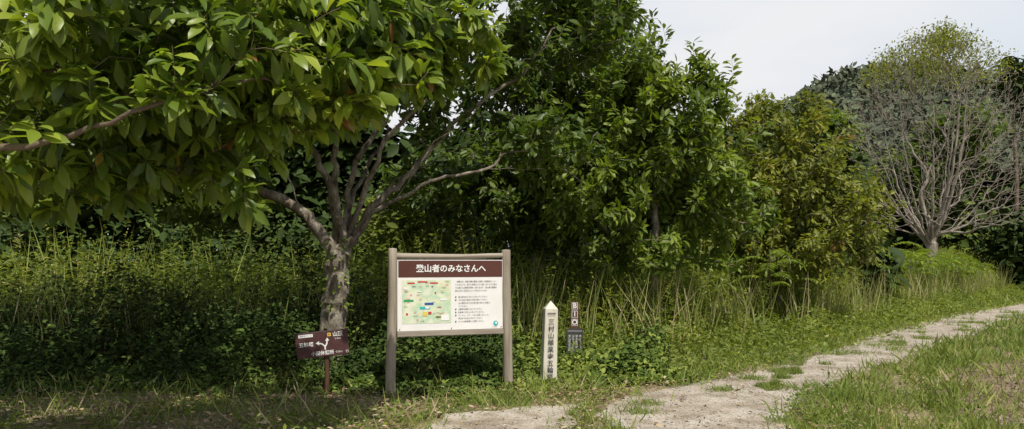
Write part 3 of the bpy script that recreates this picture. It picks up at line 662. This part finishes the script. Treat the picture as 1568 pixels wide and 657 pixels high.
# --- information board
e = empty('information_board', (-.745, 9.8, 0), math.radians(20))
log('post_left', (-.735,0,-.1), (-.722,0,1.745), .062, .053, M_post, e, 1)
log('post_right', (.73,0,-.1), (.718,0,1.735), .064, .055, M_post, e, 4)
log('top_rail', (-.69,.0,1.660), (.69,.0,1.674), .036, .028, M_rail, e, 2)
box('bottom_rail', -.67, .67, -.045, .035, .70, .765, M_rail, e, .008)
box('panel', -.665, .665, -.02, .012, .767, 1.62, M_white, e)
quad('header_band', -.655, .655, 1.41, 1.612, -.0225, M_brown, e)
text('header_text', '登山者のみなさんへ', .098, 0, 1.51, -.026, I_white, e, 'CENTER', .0022)
def map_mat():
    m, nt, out = new_mat('trail_map')
    tc = nt.nodes.new('ShaderNodeTexCoord')
    n = nt.nodes.new('ShaderNodeTexNoise'); n.inputs['Scale'].default_value = 5; n.inputs['Detail'].default_value = 6
    nt.links.new(tc.outputs['Object'], n.inputs['Vector'])
    r = ramp(nt, [(.35, (.70,.70,.60)), (.44, (.62,.68,.50)), (.53, (.42,.58,.40)), (.6, (.62,.68,.52)), (.68, (.74,.71,.62))]); nt.links.new(n.outputs[0], r.inputs[0])
    v = nt.nodes.new('ShaderNodeTexVoronoi'); v.feature = 'DISTANCE_TO_EDGE'; v.inputs['Scale'].default_value = 7
    n3 = nt.nodes.new('ShaderNodeTexNoise'); n3.inputs['Scale'].default_value = 9; nt.links.new(tc.outputs['Object'], n3.inputs['Vector'])
    ma = nt.nodes.new('ShaderNodeMix'); ma.data_type = 'RGBA'; ma.inputs[0].default_value = .25
    nt.links.new(tc.outputs['Object'], ma.inputs[6]); nt.links.new(n3.outputs['Color'], ma.inputs[7])
    nt.links.new(ma.outputs[2], v.inputs['Vector'])
    rv = ramp(nt, [(.012, (1, 1, 1)), (.022, (0, 0, 0))]); nt.links.new(v.outputs['Distance'], rv.inputs[0])
    mx = nt.nodes.new('ShaderNodeMix'); mx.data_type = 'RGBA'; mx.inputs[7].default_value = (.72, .58, .42, 1)
    nt.links.new(rv.outputs[0], mx.inputs[0]); nt.links.new(r.outputs[0], mx.inputs[6])
    b = nt.nodes.new('ShaderNodeBsdfPrincipled'); b.inputs['Roughness'].default_value = .45
    nt.links.new(mx.outputs[2], b.inputs['Base Color']); nt.links.new(b.outputs[0], out.inputs[0]); return m
quad('trail_map', -.61, -.005, .855, 1.375, -.0225, map_mat(), e)
marks = [(-.50,1.34,.09,.018,I_red),(-.36,1.355,.12,.018,I_red),(-.22,1.34,.10,.018,I_red),(-.53,1.13,.12,.026,I_green),(-.28,1.09,.11,.028,I_blue),(-.33,1.04,.13,.03,I_cyan),(-.30,1.045,.05,.02,I_white),
         (-.10,1.14,.08,.02,I_white),(-.16,.93,.07,.02,I_green),(-.55,.97,.025,.025,I_red),(-.45,.99,.02,.02,I_pink),(-.2,1.22,.02,.02,I_red),(-.12,1.25,.03,.012,I_yel),(-.42,.9,.02,.02,I_pink),(-.5,1.2,.02,.02,I_pink),
         (-.08,.92,.1,.07,I_white),(-.33,.97,.06,.05,I_yel),(-.27,.98,.04,.03,I_red),(-.24,1.30,.02,.015,I_grey),(-.57,1.28,.04,.03,I_white),(-.4,1.24,.05,.012,I_white),(-.15,1.05,.05,.012,I_pink)]
for i, (x, z, a, b, mt) in enumerate(marks): quad('map_label_%d' % i, x-a/2, x+a/2, z-b/2, z+b/2, -.0240-.0002*i, mt, e)
for i in range(26): text('map_caption_%d' % i, ['小田城跡','宝篋山','五輪塔','極楽寺','駐車場','尖浅間'][i % 6], .014, rng.uniform(-.6, -.07), rng.uniform(.87, 1.36), -.0295, [I_black, I_grey, I_red][i % 3], e)
body = ['　宝篋山は、筑波山麓の南端に位置する標高四六一メー','トルの山です。昔から地域の人々に親しまれてきた里山','で山頂からは関東平野を一望できます。登山道の整備は','地元の方々の協力によって行われています。','',
        '●　登山道以外に立ち入らないでください。','●　ゴミは必ず各自でお持ち帰りください。','　　山火事防止のため火気の取り扱いに注意し','　　てください。','●　山野草を採取しないでください。','●　私有地へ立ち入らないでください。',
        '●　イノシシ、ハチ、ヘビに注意しましょう。','　　早めの下山を心がけてください。','●　トイレは駐車場をご利用ください。']
for i, b in enumerate(body):
    if b: text('body_text_%d' % i, b, .0215, .045, 1.355-i*.0375, -.026, I_black, e, 'LEFT', .0001)
def disc(name, x, z, r, y, mat, parent):
    V = [(x+r*math.cos(k*.2618), y, z+r*math.sin(k*.2618)) for k in range(24)]
    return mesh_obj(name, V, [tuple(range(24))], mat, parent)
disc('emblem', .57, .835, .032, -.0235, I_cyan, e); disc('emblem_centre', .575, .84, .014, -.0245, I_white, e)
text('publisher_text', 'つくば市', .018, .55, .79, -.026, I_grey, e, 'CENTER')
for i, (x, z) in enumerate([(-.64,1.6),(.64,1.6),(-.64,.79),(.64,.79),(0,.79)]): disc('bolt_%d' % i, x, z, .007, -.0275, I_grey, e)

# --- direction sign (maroon)
e = empty('direction_sign', (-2.27, 9.62, 0), math.radians(6))
log('post', (.03,.035,-.1), (.06,.035,.60), .03, .028, M_bwood, e, 3)
b = bpy.data.objects.new('board', None); b.location = (0, 0, .615); b.rotation_euler = (0, math.radians(-5.5), 0); link(b, e)
box('plate', -.31, .31, -.02, .0, -.155, .155, M_mar, b, .006)
quad('trim_top', -.30, .30, .146, .150, -.0225, I_grey, b)
text('left_label', '五輪塔', .058, -.275, .005, -.024, I_white, b, 'LEFT', .001)
text('right_label', '山頂', .062, .13, .10, -.024, I_white, b, 'LEFT', .001)
text('bottom_label', '小田休憩所', .054, -.14, -.11, -.024, I_white, b, 'LEFT', .001)
text('distance', '0.2km', .032, .15, -.11, -.024, I_white, b); text('distance_top', '3.4km', .03, .15, .05, -.024, I_white, b)
quad('sticker', -.27, -.10, .095, .13, -.0235, I_white, b); text('sticker_text', '極楽寺コース', .025, -.185, .112, -.0245, I_black, b, 'CENTER')
quad('icon', .07, .11, .085, .125, -.0235, I_yel, b); disc('icon_dot', .09, .105, .011, -.0245, I_red, b); disc('emblem', .285, -.115, .016, -.0235, I_white, b); disc('emblem_in', .285, -.115, .011, -.0243, M_mar, b)
def strip(name, pts, wd, y, mat, parent):
    V, F = [], []
    for i, p in enumerate(pts):
        p = np.array(p); a = np.array(pts[max(0, i-1)]); c = np.array(pts[min(len(pts)-1, i+1)]); t = nrm(c-a); nn = np.array([-t[1], t[0]])*wd/2
        V += [(p[0]-nn[0], y, p[1]-nn[1]), (p[0]+nn[0], y, p[1]+nn[1])]
    for i in range(len(pts)-1): F.append((2*i, 2*i+2, 2*i+3, 2*i+1))
    return mesh_obj(name, V, F, mat, parent)
strip('arrow_stem', [(.03,-.07),(.03,-.03),(.0,.0),(-.035,.01)], .016, -.0235, I_white, b)
strip('arrow_branch', [(.03,-.04),(.055,.0),(.06,.035)], .016, -.0243, I_white, b)
mesh_obj('arrow_head', [(-.075,-.0251,.012),(-.035,-.0251,-.014),(-.035,-.0251,.038)], [(0,1,2)], I_white, b)
mesh_obj('arrow_head_2', [(.065,-.0251,.072),(.037,-.0251,.034),(.086,-.0251,.032)], [(0,1,2)], I_white, b)

# --- white square marker post with pointed top
e = empty('marker_post', (.475, 10.47, 0), math.radians(8), math.radians(1.6))
def sqpost(name, w0, w1, h, hp, mat, parent):
    V = []
    for (z, w_) in ((-.1, w0), (h*.5, (w0+w1)/2), (h, w1)):
        b_ = .006
        for (sx, sy) in ((-1,-1),(1,-1),(1,1),(-1,1)):
            if sx*sy > 0: V += [(sx*w_, sy*(w_-b_), z), (sx*(w_-b_), sy*w_, z)]
            else: V += [(sx*(w_-b_), sy*w_, z), (sx*w_, sy*(w_-b_), z)]
    V.append((0, 0, hp)); F = []
    for l in range(2):
        for k in range(8): F.append((l*8+k, l*8+(k+1) % 8, l*8+8+(k+1) % 8, l*8+8+k))
    for k in range(8): F.append((16+k, 16+(k+1) % 8, 24))
    return mesh_obj(name, V, F, mat, parent)
sqpost('column', .093, .084, .985, 1.09, M_wpost, e)
t = text('inscription', '三\n村\n山\n極\n楽\n寺\n五\n輪\n塔', .084, 0, .46, -.0975, I_black, e, 'CENTER', .0008, 1.06)
t.rotation_euler = (math.radians(90-.5), 0, 0)
quad('top_mark', -.055, .055, .925, .937, -.0965, I_black, e); quad('top_mark_b', -.045, .045, .905, .911, -.0965, I_grey, e)

# --- small brown vertical sign with plaque
e = empty('bio_sign', (.95, 12.3, 0), math.radians(4), math.radians(.5))
box('stake', -.04, .04, .0, .035, -.1, .55, M_bwood, e, .004)
box('upper_board', -.062, .062, -.02, .01, .56, .985, M_bwood, e, .004)
for i, ch in enumerate('BIO'):
    z = .92-i*.125
    quad('frame_%d' % i, -.045, .045, z-.052, z+.052, -.0225, I_white, e); quad('frame_in_%d' % i, -.039, .039, z-.046, z+.046, -.0235, M_bwood, e)
    text('letter_%d' % i, ch, .105, 0, z-.0, -.0262, I_white, e, 'CENTER', .002)
box('plaque', -.125, .125, -.045, -.021, .18, .575, M_slate, e, .003)
quad('plaque_band', -.11, .11, .525, .555, -.0475, I_grey, e)
for i, ch in enumerate(['希\n少\n生\n物\n保\n護', '野\n生\n動\n植\n物\n区', '採\n取\n禁\n止\n地\n域', '里\n山\n保\n全\n活\n動']):
    text('plaque_text_%d' % i, ch, .042, .085-i*.055, .355, -.0485, I_white, e, 'CENTER', -.0004, 1.0)
